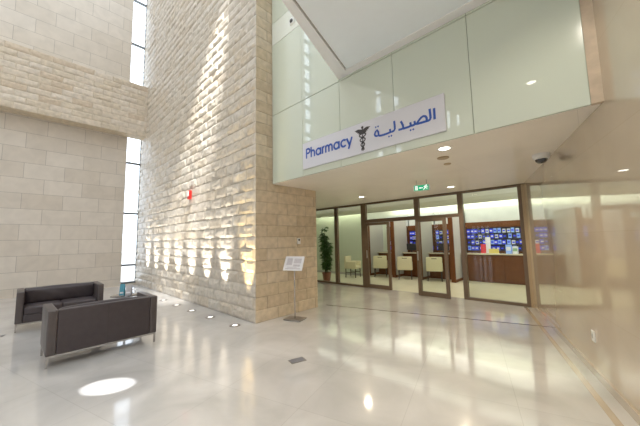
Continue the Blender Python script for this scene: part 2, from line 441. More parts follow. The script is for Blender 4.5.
def leaf(name, x0, x1, y, z1=2.08, st=.085):
    w = MB(); y0, y1 = y-.03, y+.03
    w.box((x0, y0, .012), (x0+st, y1, z1), .004, 1); w.box((x1-st, y0, .012), (x1, y1, z1), .004, 1)
    w.box((x0+st, y0, .012), (x1-st, y1, .13)); w.box((x0+st, y0, z1-.08), (x1-st, y1, z1))
    o = struct(w.build(name, M['bronze'])); pane(x0+st, x1-st, .13, z1-.08, y, o)
    MB().box((x0+st*.35, y0-.025, .95), (x0+st*.65, y0, 1.2), .004, 1).build('door_handle', M['steel'], o)
    return o
leaf('door_1', -5.345, -4.47, YG-.04)
leaf('door_2', -3.53, -2.70, YG-.25)

# shop interior shell
iw = MB(); iw.box((-10.2, 12.2, 0), (1.2, 12.35, 3.3)); struct(iw.build('wall_shop_back', M['int_wall']))
struct(MB().box((-10.2, 4.9, 0), (-10.05, 12.2, 3.3)).build('wall_shop_left', M['green_wall']))
struct(MB().box((.55, 7.9, 0), (.7, 12.2, 3.3)).build('wall_shop_right', M['int_wall']))
ic = MB(); ic.box((-10.2, YG+.07, 3.02), (1.2, 12.2, 3.15)); struct(ic.build('ceiling_shop', M['int_ceiling']))
# dropped bulkhead in the shop ceiling with a curved lower edge
bk = MB(); prof = [(9.0, 3.02), (9.02, 2.86), (9.10, 2.74), (9.22, 2.66), (9.40, 2.62), (9.75, 2.62), (9.75, 3.02)]
bk.prism([(-10.05, y, z) for y, z in prof], (10.6, 0, 0)); struct(bk.build('trim_13', M['int_ceiling']))
f = MB(); f.quad((-10.05, YG+.06, .003), (.55, YG+.06, .003), (.55, 12.2, .003), (-10.05, 12.2, .003)); struct(f.build('floor_shop', M['shop_floor']))
# green wall that closes the waiting corner on the left
struct(MB().box((-10.05, 10.15, 0), (-7.1, 10.25, 3.02)).build('wall_shop_corner', M['green_wall']))
struct(MB().box((-10.05, 10.13, 0), (-7.12, 10.15, .1)).build('baseboard_corner', M['part_wall']))

PX = [-7.04, -5.86, -4.74, -3.57]
p0 = None
for k, x in enumerate(PX):
    lab = ['grey booth partition with walnut edge nearest the green corner wall', 'grey booth partition with walnut edge seen through the open doorway centre', 'grey booth partition with walnut edge seen through the right door leaf', 'grey booth partition with walnut edge at the end of the walnut counter'][k]
    if p0 is None:
        p0 = empty('booth_partition', (x, 10.4, 0), 0, label=lab, cat='partition', group='partitions between the counter booths')
        MB().box((-.05, .04, .1), (.05, 1.15, 2.35)).build('panel', M['part_wall'], p0)
        MB().box((-.075, -.02, 0), (.075, .04, 2.37), .004, 1).build('edge_post', M['wood'], p0)
        MB().box((-.058, .04, 0), (.058, 1.15, .1)).build('plinth', M['wood'], p0)
        MB().box((-.06, .04, 2.35), (.06, 1.15, 2.38)).build('cap', M['wood'], p0)
    else:
        c = copy_tree(p0); c.location = (x, 10.4, 0); c['label'] = lab

# counters in the booths and the long counter on the right
def counter(x0, x1, y0, lab, name='service_counter', panels=3):
    t = empty(name, ((x0+x1)/2, y0+.25, 0), 0, label=lab, cat='counter', group='walnut pharmacy counters')
    h = (x1-x0)/2
    w = MB(); w.box((-h, -.22, .0), (h, .25, .94))
    w.build('cabinet', M['wood'], t)
    pw = 2*h/panels
    for k in range(panels): MB().box((-h+k*pw+.012, -.235, .06), (-h+(k+1)*pw-.012, -.22, .92), .004, 1).build('front_panel', M['wood'], t)
    MB().box((-h, -.29, .94), (h, .27, .985), .006, 1).build('countertop', M['counter_top'], t)
for (x0, x1, lab) in [(-6.98, -6.01, 'walnut counter in the first booth, left of the doorway'), (-5.78, -4.83, 'walnut counter in the booth seen through the open doorway'), (-4.68, -3.65, 'walnut counter in the booth behind the right door leaf')]:
    counter(x0, x1, 11.05, lab, panels=2)
counter(-3.49, .5, 11.1, 'long walnut counter with cream top behind the right shop window', panels=6)

# lit shelves on the back wall (one unit per bay)
SH = [1.06, 1.28, 1.50, 1.70]
STOP = 1.90
bays = [(-7.0, -5.95), (-5.91, -4.78), (-4.74, -3.58), (-3.54, -1.56), (-1.52, .5)]
bn = ['in the first booth beside the green wall', 'seen through the open doorway', 'seen through the right door leaf', 'behind the long counter, left half', 'behind the long counter, right half']
for (x0, x1), n in zip(bays, bn):
    t = empty('display_shelf', ((x0+x1)/2, 11.95, 0), 0, label='tall walnut shelf unit of blue-lit medicines '+n, cat='shelf', group='medicine shelves on the back wall')
    h = (x1-x0)/2-.015
    MB().box((-h, .17, .0), (h, .2, 2.12)).build('back_panel', M['shelf_back'], t)
    MB().box((-h, -.05, 0), (h, .17, 1.03)).build('base_cabinet', M['wood'], t)
    MB().box((-h, -.07, STOP), (h, .17, 2.12)).build('header', M['wood'], t)
    for s in (-1, 1): MB().box((s*h-.015, -.05, 1.03), (s*h+.015, .17, STOP)).build('side_panel', M['wood'], t)
    for z in SH: MB().box((-h+.016, -.05, z-.02), (h-.016, .17, z)).build('shelf_board', M['shelf_back'], t)
    MB().box((-h, .05, 2.122), (h, .2, 2.62)).build('upper_panel', M['glossy_white'], t)

# packages
def package(m, band, w, h, kind):
    o = empty(kind)
    ct_ = MB().box((-w/2, -.03, 0), (w/2, .03, h), .003, 1).build('carton', m, o)
    MB().box((-w*.36, -.0325, h*.32), (w*.36, -.0305, h*.66)).build('label_band', band, o)
    return o
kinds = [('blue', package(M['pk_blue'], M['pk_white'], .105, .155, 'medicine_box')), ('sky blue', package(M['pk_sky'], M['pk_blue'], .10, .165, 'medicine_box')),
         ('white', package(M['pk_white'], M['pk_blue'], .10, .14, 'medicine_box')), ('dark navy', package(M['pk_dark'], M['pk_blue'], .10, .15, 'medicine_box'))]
used = [False]*4
rowname = ['bottom', 'second', 'third', 'top']
rb = random.Random(21)
for bi, (x0, x1) in enumerate(bays):
    for ri, z in enumerate(SH):
        x = x0+.10
        while x < min(x1, -.85)-.09:
            k = rb.choices([0, 1, 2, 3], [.38, .20, .20, .22])[0]
            nm, src = kinds[k]
            o = src if not used[k] else copy_tree(src); used[k] = True
            o.location = (x, 11.97+rb.uniform(-.02, .02), z+.002); o.rotation_euler = (0, 0, 0)
            tag(o, label='%s medicine box on the %s shelf %s' % (nm, rowname[ri], bn[bi]), cat='medicine box', group='%s boxes on the %s shelf %s' % (nm, rowname[ri], bn[bi]))
            x += rb.uniform(.112, .15)

# things standing on the long counter
def card(name, x, y, z, w, h, m, label, cat, tilt=.12):
    t = empty(name, (x, y, z), 0, label=label, cat=cat)
    a = MB(); a.prism([(-w/2, 0, 0), (w/2, 0, 0), (w/2, h*tilt, h), (-w/2, h*tilt, h)], (0, .008, 0)); a.build('card', m, t)
    MB().box((-w/2, -.01, 0), (w/2, .09, .008)).build('foot', M['white_plastic'], t)
    return t
ZC = .985
card('counter_display', -2.45, 11.14, ZC, .30, .16, M['pk_yellow'], 'yellow counter display card on the long walnut counter', 'display card')
card('counter_poster', -2.76, 11.12, ZC, .16, .32, M['pk_red'], 'red display card standing on the long walnut counter', 'display card')
card('counter_poster', -2.66, 11.32, ZC, .16, .56, M['pk_white'], 'tall white and red card behind the red display card', 'display card')
def pharm_box(name, x, y, w, h, m, mb, lab):
    t = empty(name, (x, y, ZC), 0, label=lab, cat='box')
    ct_ = MB().box((-w/2, -.06, 0), (w/2, .06, h), .004, 1).build('carton', m, t)
    MB().box((-w*.4, -.064, h*.35), (w*.4, -.061, h*.75)).build('label_band', mb, t)
pharm_box('supplement_box', -2.02, 11.2, .16, .30, M['pk_sky'], M['pk_white'], 'pale blue supplement box on the long counter, right of the yellow card')
pharm_box('supplement_box', -1.84, 11.2, .15, .24, M['pk_white'], M['pk_green'], 'white supplement box with green band on the long counter')
pharm_box('supplement_box', -1.56, 11.2, .13, .34, M['pk_sky'], M['pk_green'], 'tall sky blue box with green band at right end of the counter')
# monitors in the booths
def monitor(x, y, rz, lab):
    t = empty('monitor', (x, y, ZC), rz, label=lab, cat='monitor', group='monitors on the booth counters')
    MB().box((-.10, -.07, 0), (.10, .07, .012), .003, 1).build('base', M['black'], t)
    MB().box((-.02, -.01, .012), (.02, .01, .12)).build('neck', M['black'], t)
    MB().box((-.20, -.02, .10), (.20, .012, .36), .006, 1).build('housing', M['black'], t)
    return t
monitor(-5.45, 11.22, .25, 'black monitor on the counter of the booth seen through the doorway')
monitor(-4.15, 11.22, .1, 'black monitor on the counter behind the right door leaf')
# red and white posters in the first booth
t = empty('hanging_poster', (-6.20, 11.3, ZC), -.5, label='red and white poster display on the first booth counter', cat='poster')
MB().box((-.16, 0, 0), (.16, .012, .86)).build('panel', M['pk_white'], t)
MB().box((-.13, -.004, .28), (.13, -.001, .62)).build('print', M['pk_red'], t)
MB().box((-.13, -.004, .08), (.13, -.001, .2)).build('print', M['pk_dark'], t)
MB().box((-.16, -.05, 0), (.16, .06, .012)).build('foot', M['white_plastic'], t)
# small notice on first partition
t = tag(MB().box((-7.008, 10.78, 1.52), (-7.004, 11.06, 1.84)).build('paper_notice', M['paper']), 'pale paper notice stuck on the first booth partition', 'notice')

# cream chairs
def make_chair(lab):
    t = empty('tub_chair', (0, 0, 0), 0, label=lab, cat='chair', group='cream chairs in the pharmacy')
    # faces +Y; back at -Y
    b = MB(); b.box((-.27, -.27, .36), (.27, -.19, .87), .03, 3); b.build('backrest', M['cream'], t, True)
    s = MB(); s.box((-.21, -.19, .36), (.21, .26, .47), .03, 3); s.build('seat', M['cream'], t, True)
    for sx in (-1, 1):
        a = MB(); a.box((sx*.21, -.2, .36), (sx*.28, .26, .66), .025, 3); a.build('armrest', M['cream'], t, True)
    for sx in (-1, 1):
        for sy in (-1, 1):
            l = MB(); l.cyl((sx*.235, sy*.22, 0), (sx*.23, sy*.215, .37), .016, .022, 12); l.build('leg', M['chair_leg'], t)
    for sx in (-1, 1): MB().box((sx*.235-.012, -.2, .2), (sx*.235+.012, .2, .225)).build('stretcher', M['chair_leg'], t)
    MB().box((-.09, -.276, .80), (.09, -.268, .825)).build('grip_slot', M['chair_leg'], t)
    return t
ch0 = None
for (x, y, rz, lab) in [(-7.32, 9.62, -R(78), 'cream armchair seen side-on behind the left shop window'), (-6.48, 10.42, R(28), 'cream chair facing the first booth counter, behind the left door leaf'),
                        (-5.33, 10.32, R(26), 'cream chair with its back to the open doorway'), (-4.25, 10.48, R(22), 'cream chair with its back seen through the right door leaf')]:
    o = make_chair(lab) if ch0 is None else copy_tree(ch0)
    if ch0 is None: ch0 = o
    o.location = (x, y, 0); o.rotation_euler = (0, 0, rz); o['label'] = lab

# potted plant behind the shop window
pt = empty('potted_plant', (-7.50, 8.18, 0), 0, label='tall leafy green plant in a brown pot behind the shop window', cat='plant')
MB().lathe([(0, 0), (.125, 0), (.135, .03), (.165, .27), (.175, .28), (.175, .32), (.15, .32), (.145, .29), (0, .29)]).build('pot', M['terracotta'], pt, True); pot_ = bpy.data.objects['pot']
MB().lathe([(.0, .292), (.145, .295)]).build('soil', M['soil'], pot_)
rp = random.Random(4)
st = MB(); tips = []
for k in range(5):
    a = k*1.26; p = Vector((.05*math.cos(a), .05*math.sin(a), .29))
    q = Vector((.13*math.cos(a), .13*math.sin(a), 1.2+.19*k)); 
    st.cyl(p, q, .014, .007, 8); tips.append((p, q))
st.build('stem', M['stem'], pt)
lf = MB()
for k in range(950):
    p, q = tips[k % 5]; tt = rp.uniform(.12, 1.05); b = p.lerp(q, tt)
    a = rp.uniform(0, 6.283); el = rp.uniform(-.7, .5); ln = rp.uniform(.13, .23)
    d = Vector((math.cos(a)*math.cos(el), math.sin(a)*math.cos(el), math.sin(el)))
    sd = d.cross(Vector((0, 0, 1))).normalized()*ln*.17
    m1 = b+d*ln*.45+Vector((0, 0, .02)); e = b+d*ln+Vector((0, 0, -.03))
    vs = [lf.bm.verts.new(v) for v in (b, m1+sd, e, m1-sd)]
    lf.bm.faces.new(vs)
lf.build('foliage', M['leaf'], pt)

# ------------------------------------------------------------------ pharmacy sign
SY = YF-.03
sg = empty('pharmacy_sign', (-2.48, YF, 2.87), 0, label='white wall sign with blue Pharmacy lettering in English and Arabic', cat='sign')
bd = MB().box((-3.77, SY, 2.865), (-1.185, YF-.001, 3.35), .004, 1).build('board', M['sign_white'])
bd.parent = sg; bd.matrix_parent_inverse = Matrix.Translation(sg.location).inverted()
# Latin letters drawn as strokes (geometric sans): ribbon of constant width
def ribbon(bm, pts, w, y):
    n = len(pts); L_, R_ = [], []
    for i, (x, z) in enumerate(pts):
        a = pts[max(0, i-1)]; b = pts[min(n-1, i+1)]
        if pts[0] == pts[-1] and i in (0, n-1): a, b = pts[-2], pts[1]
        dx, dz = b[0]-a[0], b[1]-a[1]; l = math.hypot(dx, dz) or 1
        nx, nz = -dz/l*w/2, dx/l*w/2
        L_.append(bm.verts.new((x+nx, y, z+nz))); R_.append(bm.verts.new((x-nx, y, z-nz)))
    for i in range(n-1): bm.faces.new((L_[i], L_[i+1], R_[i+1], R_[i]))
def arc(cx, cz, rx, rz, a0, a1, n=18): return [(cx+rx*math.cos(R(a0+(a1-a0)*k/n)), cz+rz*math.sin(R(a0+(a1-a0)*k/n))) for k in range(n+1)]
def word(s):
    """strokes per letter in x-height units: returns list of polylines and advance"""
    out = []; x = 0.
    for ch in s:
        if ch == 'P':
            out += [[(x+.1, -.0), (x+.1, 1.42)], [(x+.1, 1.35), (x+.42, 1.35)]+arc(x+.42, 1.03, .33, .32, 90, -90)+[(x+.1, .71)]]; adv = .92
        elif ch == 'h':
            out += [[(x+.1, 0), (x+.1, 1.5)], [(x+.1, .55)]+arc(x+.41, .56, .31, .37, 180, 0)+[(x+.72, 0)]]; adv = .95
        elif ch == 'a':
            out += [arc(x+.5, .5, .40, .43, 0, 360, 28), [(x+.92, 0), (x+.92, 1.)]]; adv = 1.16
        elif ch == 'r':
            out += [[(x+.1, 0), (x+.1, 1.)], [(x+.1, .5)]+arc(x+.42, .56, .32, .37, 180, 80)]; adv = .58
        elif ch == 'm':
            out += [[(x+.1, 0), (x+.1, 1.)], [(x+.1, .55)]+arc(x+.37, .58, .27, .35, 180, 0)+[(x+.64, 0)], [(x+.64, .55)]+arc(x+.91, .58, .27, .35, 180, 0)+[(x+1.18, 0)]]; adv = 1.41
        elif ch == 'c':
            out += [arc(x+.5, .5, .41, .43, 42, 318, 24)]; adv = .95
        elif ch == 'y':
            out += [[(x+.02, 1.), (x+.42, .08)], [(x+.82, 1.), (x+.26, -.42)]]; adv = .86
        x += adv
    return out, x
pl, adv = word('Pharmacy')
bm = bmesh.new(); U = (3.665-2.60)/adv
HX = .128
for k, q in enumerate(pl): ribbon(bm, [(-3.675+px*U, 3.048+pz*HX) for px, pz in q], .034, SY-.003-k*2e-4)
me = bpy.data.meshes.new('english_lettering'); bm.to_mesh(me); bm.free(); me.materials.append(M['sign_blue'])
o = bpy.data.objects.new('english_lettering', me); COL.objects.link(o); o.parent = sg; o.matrix_parent_inverse = Matrix.Translation(sg.location).inverted()
o['label'] = 'blue lettering reading Pharmacy'
AR = [[(-1.313, 3.194), (-1.313, 3.045)],
 [(-1.37, 3.204), (-1.365, 3.129), (-1.363, 3.082), (-1.374, 3.06), (-1.395, 3.054), (-1.427, 3.055), (-1.476, 3.055), (-1.524, 3.056), (-1.551, 3.058)],
 [(-1.415, 3.06), (-1.413, 3.095), (-1.427, 3.122), (-1.455, 3.134), (-1.483, 3.126), (-1.512, 3.103), (-1.534, 3.080), (-1.551, 3.06)],
 [(-1.551, 3.058), (-1.573, 3.062), (-1.579, 3.108)], [(-1.575, 3.062), (-1.594, 3.055), (-1.624, 3.055), (-1.633, 3.06), (-1.637, 3.108)],
 [(-1.633, 3.058), (-1.665, 3.051), (-1.716, 3.050), (-1.747, 3.051)],
 [(-1.776, 3.165), (-1.76, 3.137), (-1.745, 3.097), (-1.743, 3.064), (-1.761, 3.051), (-1.789, 3.051), (-1.815, 3.056)],
 [(-1.873, 3.202), (-1.869, 3.131), (-1.868, 3.086), (-1.882, 3.063), (-1.911, 3.056), (-1.938, 3.057), (-1.946, 3.105)],
 [(-1.938, 3.057), (-1.986, 3.051), (-2.048, 3.049), (-2.087, 3.049), (-2.122, 3.055), (-2.135, 3.075)],
 [(-2.155, 3.150), (-2.135, 3.117), (-2.131, 3.066), (-2.161, 3.060), (-2.189, 3.072), (-2.198, 3.097), (-2.183, 3.128), (-2.155, 3.150)]]
DOTS = [(-1.638, 2.998), (-1.600, 2.999), (-2.175, 3.200), (-2.135, 3.201), (-1.964, 3.0), (-1.927, 3.001)]
bm = bmesh.new()
for k, q in enumerate(AR): ribbon(bm, q, .031, SY-.003-k*2e-4)
for x, z in DOTS:
    h_ = .0165; bm.faces.new([bm.verts.new((x+a, SY-.003, z+b)) for a, b in ((0, -h_), (h_, 0), (0, h_), (-h_, 0))])
me = bpy.data.meshes.new('arabic_lettering'); bm.to_mesh(me); bm.free(); me.materials.append(M['sign_blue'])
o = bpy.data.objects.new('arabic_lettering', me); COL.objects.link(o); o.parent = sg; o.matrix_parent_inverse = Matrix.Translation(sg.location).inverted()
o['label'] = 'blue Arabic lettering for pharmacy'
# caduceus: winged staff with two snakes
bm = bmesh.new(); cx = -2.415; yy = SY-.003
ribbon(bm, [(cx, 2.90), (cx, 3.255)], .016, yy)
bmesh.ops.create_circle(bm, cap_ends=True, segments=16, radius=.022, matrix=Matrix.Translation((cx, yy, 3.268)) @ Matrix.Rotation(R(90), 4, 'X'))
for s in (-1, 1):
    pts = [(cx+s*(.066*(1-.72*k/40))*math.sin(k/40*math.pi*3.5+.4), 3.175-.265*k/40) for k in range(41)]
    ribbon(bm, pts, .019, yy-.0005*(s+1))
    # wing feathers
    for j in range(5):
        z0 = 3.232-.011*j; L_ = .150-.024*j
        vs = [bm.verts.new((cx+s*px, yy-.0002*j, pz)) for px, pz in ((.006, z0+.004), (L_*.55, z0+.026-.004*j), (L_, z0+.012-.012*j), (L_*.5, z0-.022), (.006, z0-.022))]
        bm.faces.new(vs)
    ribbon(bm, arc(cx+s*.03, 3.178, .022, .016, 0, 360, 12), .012, yy-.001)
me = bpy.data.meshes.new('emblem'); bm.to_mesh(me); bm.free(); me.materials.append(M['sign_black'])
o = bpy.data.objects.new('emblem', me); COL.objects.link(o); o.parent = sg; o.matrix_parent_inverse = Matrix.Translation(sg.location).inverted()
o['label'] = 'charcoal winged staff emblem with two snakes'

# ------------------------------------------------------------------ exit sign under the soffit
ex_ = empty('exit_sign', (-2.44, 5.60, ZS), R(12), label='green emergency exit sign hanging from the soffit', cat='sign')
for s in (-1, 1): MB().cyl((s*.10, 0, -.105), (s*.10, 0, 0), .006, n=8).build('hanger', M['steel'], ex_)
MB().box((-.17, -.012, -.225), (.17, .012, -.10), .003, 1).build('housing', M['white_plastic'], ex_)
tr_ = MB().box((-.142, -.016, -.218), (.142, -.012, -.107)).build('panel', M['exit_green'], ex_)
pg = MB(); y0 = -.0185
def pgb(x0, z0, x1, z1): pg.quad((x0, y0, z0-.2), (x1, y0, z0-.2), (x1, y0, z1-.2), (x0, y0, z1-.2))
pgb(-.12, -.005, -.075, .08)                      # doorway
pg.quad((-.055, y0, -.165), (-.015, y0, -.183), (-.015, y0, -.147), (-.016, y0, -.147)); pgb(-.02, .028, .03, .042)   # arrow
rm = [[(.075, .045), (.06, .015), (.035, -.005)], [(.075, .045), (.095, .02), (.12, .015)], [(.075, .045), (.09, .07)], [(.09, .068), (.06, .062), (.05, .045)], [(.09, .068), (.11, .05), (.125, .058)]]
for q in rm: ribbon(pg.bm, [(a, b-.2) for a, b in q], .014, y0)
bmesh.ops.create_circle(pg.bm, cap_ends=True, segments=12, radius=.010, matrix=Matrix.Translation((.10, y0, -.115)) @ Matrix.Rotation(R(90), 4, 'X'))
pg.build('pictogram', M['exit_white'], tr_)

# ------------------------------------------------------------------ ceiling fittings
def downlight(x, y, z, lab, watts=None, r=.085, spot=True, src=[None]):
    if src[0] is None:
        t = empty('downlight', (x, y, z), 0, label=lab, cat='ceiling light', group='recessed round downlights')
        tr_ = MB().lathe([(.07, -.004), (.085, -.008), (.10, -.006), (.102, 0), (.085, .0)]).build('trim_ring', M['white_plastic'], t, True)
        MB().lathe([(0, -.0035), (.076, -.0035)]).build('lamp_disc', M['lamp'], t); src[0] = t
    else:
        t = copy_tree(src[0]); t.location = (x, y, z); t['label'] = lab
    return t
dls = [(-1.33, 3.84, ZS, 'round downlight in the soffit just behind the glass fascia, below the sign end'), (-2.30, 6.90, ZS, 'round downlight in the soffit right of the exit sign'), (-4.58, 6.51, ZS, 'round downlight in the soffit between the stone pier and the shopfront'), (-.55, 1.03, ZSLAB+.011, 'round downlight in the grey slab ceiling overhead')]
for a in dls: downlight(*a)
def lamp(kind, name, loc, energy, color=(1, 1, 1), rot=None, target=None, **kw):
    l = bpy.data.lights.new(name, kind); l.energy = energy; l.color = color
    for k, v in kw.items(): setattr(l, k, v)
    o = bpy.data.objects.new(name, l); COL.objects.link(o); o.location = loc
    if target is not None: o.rotation_euler = (Vector(target)-Vector(loc)).to_track_quat('-Z', 'Y').to_euler()
    elif rot: o.rotation_euler = rot
    return o
WARM = (1., .91, .77)
for x, y, z, _ in dls[:3]: lamp('SPOT', 'downlight_or_fill_lamp', (x, y, z-.03), 105, (1., .84, .60), rot=(0, 0, 0), spot_size=R(140), spot_blend=.6, shadow_soft_size=.07)
x, y, z, _ = dls[3]; lamp('SPOT', 'downlight_or_fill_lamp', (x, y, z-.03), 90, WARM, rot=(0, 0, 0), spot_size=R(120), spot_blend=.6, shadow_soft_size=.07)

for x, y, e_ in ((.45, -1.2, 170), (-.25, -1.3, 170), (.9, -3.0, 170), (.22, 2.2, 70)): lamp('SPOT', 'downlight_or_fill_lamp', (x, y, ZSLAB-.02), e_, WARM, rot=(0, 0, 0), spot_size=R(150), spot_blend=.6, shadow_soft_size=.07)  # added spots without fixtures, out of view, to brighten the marble wall
for (x, y, r, lab) in [(-1.51, 4.28, .085, 'flat round speaker grille in the soffit behind the nearest downlight'), (-1.59, 4.68, .055, 'small round detector in the soffit behind the speaker grille')]:
    t = empty('ceiling_speaker' if r > .06 else 'smoke_detector', (x, y, ZS), 0, label=lab, cat='ceiling fitting')
    MB().lathe([(r, 0), (r, -.008), (r*.86, -.014), (r*.8, -.012)]).build('rim', M['tan_trim'], t, True)
    MB().lathe([(0, -.010), (r*.8, -.012)]).build('grille', M['tan_trim'], t)
# dome camera
t = empty('dome_camera', (-.44, 5.20, ZS), 0, label='white and black dome security camera on the soffit by the marble wall', cat='camera')
tr_ = MB().lathe([(0, 0), (.105, 0), (.11, -.02), (.10, -.06), (.082, -.075), (0, -.075)]).build('housing', M['white_plastic'], t, True)
MB().lathe([(.078, -.076), (.07, -.105), (.045, -.13), (0, -.138)]).build('dome', M['black_glass'], t, True)
# round fixture on the pale glass band
t = empty('wall_camera', (-4.05, YF, 6.0), 0, label='small round black and white fixture on the pale glass band', cat='camera')
o = MB().cyl((0, 0, 0), (0, -.03, 0), .075, .07, 24).build('ring', M['white_plastic'], t)
MB().sphere((0, -.03, 0), .045, (1, .6, 1)).build('lens', M['black_glass'], t, True)

# ------------------------------------------------------------------ wall fittings
t = empty('fire_alarm', (-7.85, YP, 2.86), 0, label='red fire alarm sounder with clear strobe on the rock-faced wall', cat='alarm')
tr_ = MB().box((-.075, -.10, -.12), (.075, -.03, .12), .012, 2).build('housing', M['red'], t)
MB().box((-.055, -.125, -.04), (.05, -.10, .09), .01, 2).build('strobe', M['white_plastic'], t)
t = empty('wall_switch', (XP+.012, 4.27, 1.55), 0, label='small white switch with dark button on the stone pier', cat='switch')
tr_ = MB().box((-.01, -.045, -.07), (.012, .045, .06), .004, 1).build('plate', M['white_plastic'], t)
MB().box((.012, -.025, .0), (.018, .025, .045), .003, 1).build('button', M['black'], t)
t = empty('wall_outlet', W0+WD*3.50+Vector((0, 0, .44)), 0, label='white socket plate low on the polished marble wall', cat='socket')
t.matrix_world = Matrix.Translation(W0+WD*3.50+Vector((0, 0, .44))) @ Matrix(((WD.x, WN.x, 0, 0), (WD.y, WN.y, 0, 0), (0, 0, 1, 0), (0, 0, 0, 1)))
tr_ = MB().box((-.04, 0, -.06), (.04, .014, .06), .004, 1).build('plate', M['white_plastic'], t)
MB().box((-.022, .014, -.025), (.022, .017, .025), .001, 1).build('socket', M['steel'], t)

# ------------------------------------------------------------------ floor fittings
ups = [(-4.95, 2.83), (-5.89, 2.80), (-6.78, 2.78), (-7.68, 2.77), (-8.64, 2.77), (-9.6, 2.77), (-10.55, 2.77), (-11.5, 2.77)]
un = ['nearest the stone corner', 'second from the stone corner', 'third from the stone corner', 'fourth from the stone corner', 'fifth from the stone corner, beyond the sofa', 'sixth from the corner', 'seventh from the corner', 'last one by the slit window']
u0 = None
for k, (x, y) in enumerate(ups):
    if u0 is None:
        u0 = empty('floor_uplight', (x, y, 0), 0, cat='uplight', group='round uplights set in the floor along the rock-faced wall')
        tr_ = MB().lathe([(.05, .006), (.056, .009), (.098, .006), (.102, 0)]).build('ring', M['dark_steel'], u0, True)
        MB().lathe([(0, .004), (.051, .004)]).build('lens', M['uplamp'], u0); t = u0
    else: t = copy_tree(u0); t.location = (x, y, 0)
    t['label'] = 'round steel floor uplight below the rock-faced wall, '+un[k]
    c = (1, .78, .42) if k == 0 else (1, .95, .86)
    lamp('SPOT', 'uplight_lamp', (x, y, .02), 620, c, target=(x-.05, YP+.02, 1.75), spot_size=R(33), spot_blend=1., shadow_soft_size=.03)
for (x, y, rz, lab) in [(-2.90, 2.56, R(-16), 'dark rectangular floor box cover in the middle of the marble floor'), (-7.60, -.23, R(-16), 'dark floor box cover at the left edge beside the sofa')]:
    t = empty('floor_box', (x, y, 0), rz, label=lab, cat='floor box')
    MB().box((-.055, -.095, 0), (.055, .095, .005), .001, 1).build('cover', M['floor_cover'], t)
    MB().box((-.065, -.105, 0), (.065, .105, .0035)).build('rim', M['dark_steel'], t)

# sign stand
t = empty('sign_stand', (-4.39, 3.83, 0), R(20), label='slim chrome notice stand with tilted printed sheet before the stone pier', cat='stand')
MB().box((-.19, -.14, 0), (.19, .14, .022), .005, 1).build('base', M['dark_steel'], t)
MB().cyl((0, 0, .022), (0, 0, 1.06), .011, n=14).build('pole', M['chrome'], t, True)
sp = MB(); A0 = Vector((-.215, -.10, .965)); ux = Vector((.43, 0, 0)); vx = Vector((0, .14, .27)); nn = ux.cross(vx).normalized()
sp.prism([A0, A0+ux, A0+ux+vx, A0+vx], nn*-.012); sh_ = sp.build('sheet_holder', M['paper'], t)
pr = MB()
for (u0_, u1_, v0_, v1_) in [(.12, .42, .38, .86), (.5, .88, .50, .84), (.5, .86, .28, .42), (.1, .9, .1, .16), (.2, .7, .2, .24)]:
    o_ = A0+nn*.002
    pr.quad(o_+ux*u0_+vx*v0_, o_+ux*u1_+vx*v0_, o_+ux*u1_+vx*v1_, o_+ux*u0_+vx*v1_)
pr.build('print', M['print_grey'], sh_)

# ------------------------------------------------------------------ sofas
def cushion(mb, a, b, bev, puff=.02, n=14, wr=0., seed=0):
    """soft box: subdivided, rounded, with shallow creases"""
    a = Vector(a); b = Vector(b); c = (a+b)/2; h = (b-a)/2
    bm = bmesh.new(); bmesh.ops.create_cube(bm, size=2)
    bmesh.ops.subdivide_edges(bm, edges=bm.edges[:], cuts=n, use_grid_fill=True)
    for v in bm.verts:
        p = v.co.copy()
        q = Vector([p[i]*h[i] for i in range(3)])
        inner = Vector([max(-h[i]+bev, min(h[i]-bev, q[i])) for i in range(3)])
        d = q-inner
        if d.length > 1e-6: q = inner+d.normalized()*min(bev, d.length) if d.length > bev else q
        for i in range(3):
            o1, o2 = [(1, 2), (0, 2), (0, 1)][i]
            q[i] += p[i]*puff*(1-p[o1]**2)*(1-p[o2]**2)
        if wr:
            nz = noise.noise(Vector((q.x*3+seed, q.y*9+q.z*7, q.z*5)))
            q += Vector((1, 0, .3))*wr*nz*(1-max(abs(p[1]), abs(p[2]))**4)
        v.co = c+q
    me = bpy.data.meshes.new('tmp'); bm.to_mesh(me); bm.free(); mb.bm.from_mesh(me); bpy.data.meshes.remove(me)
    return mb
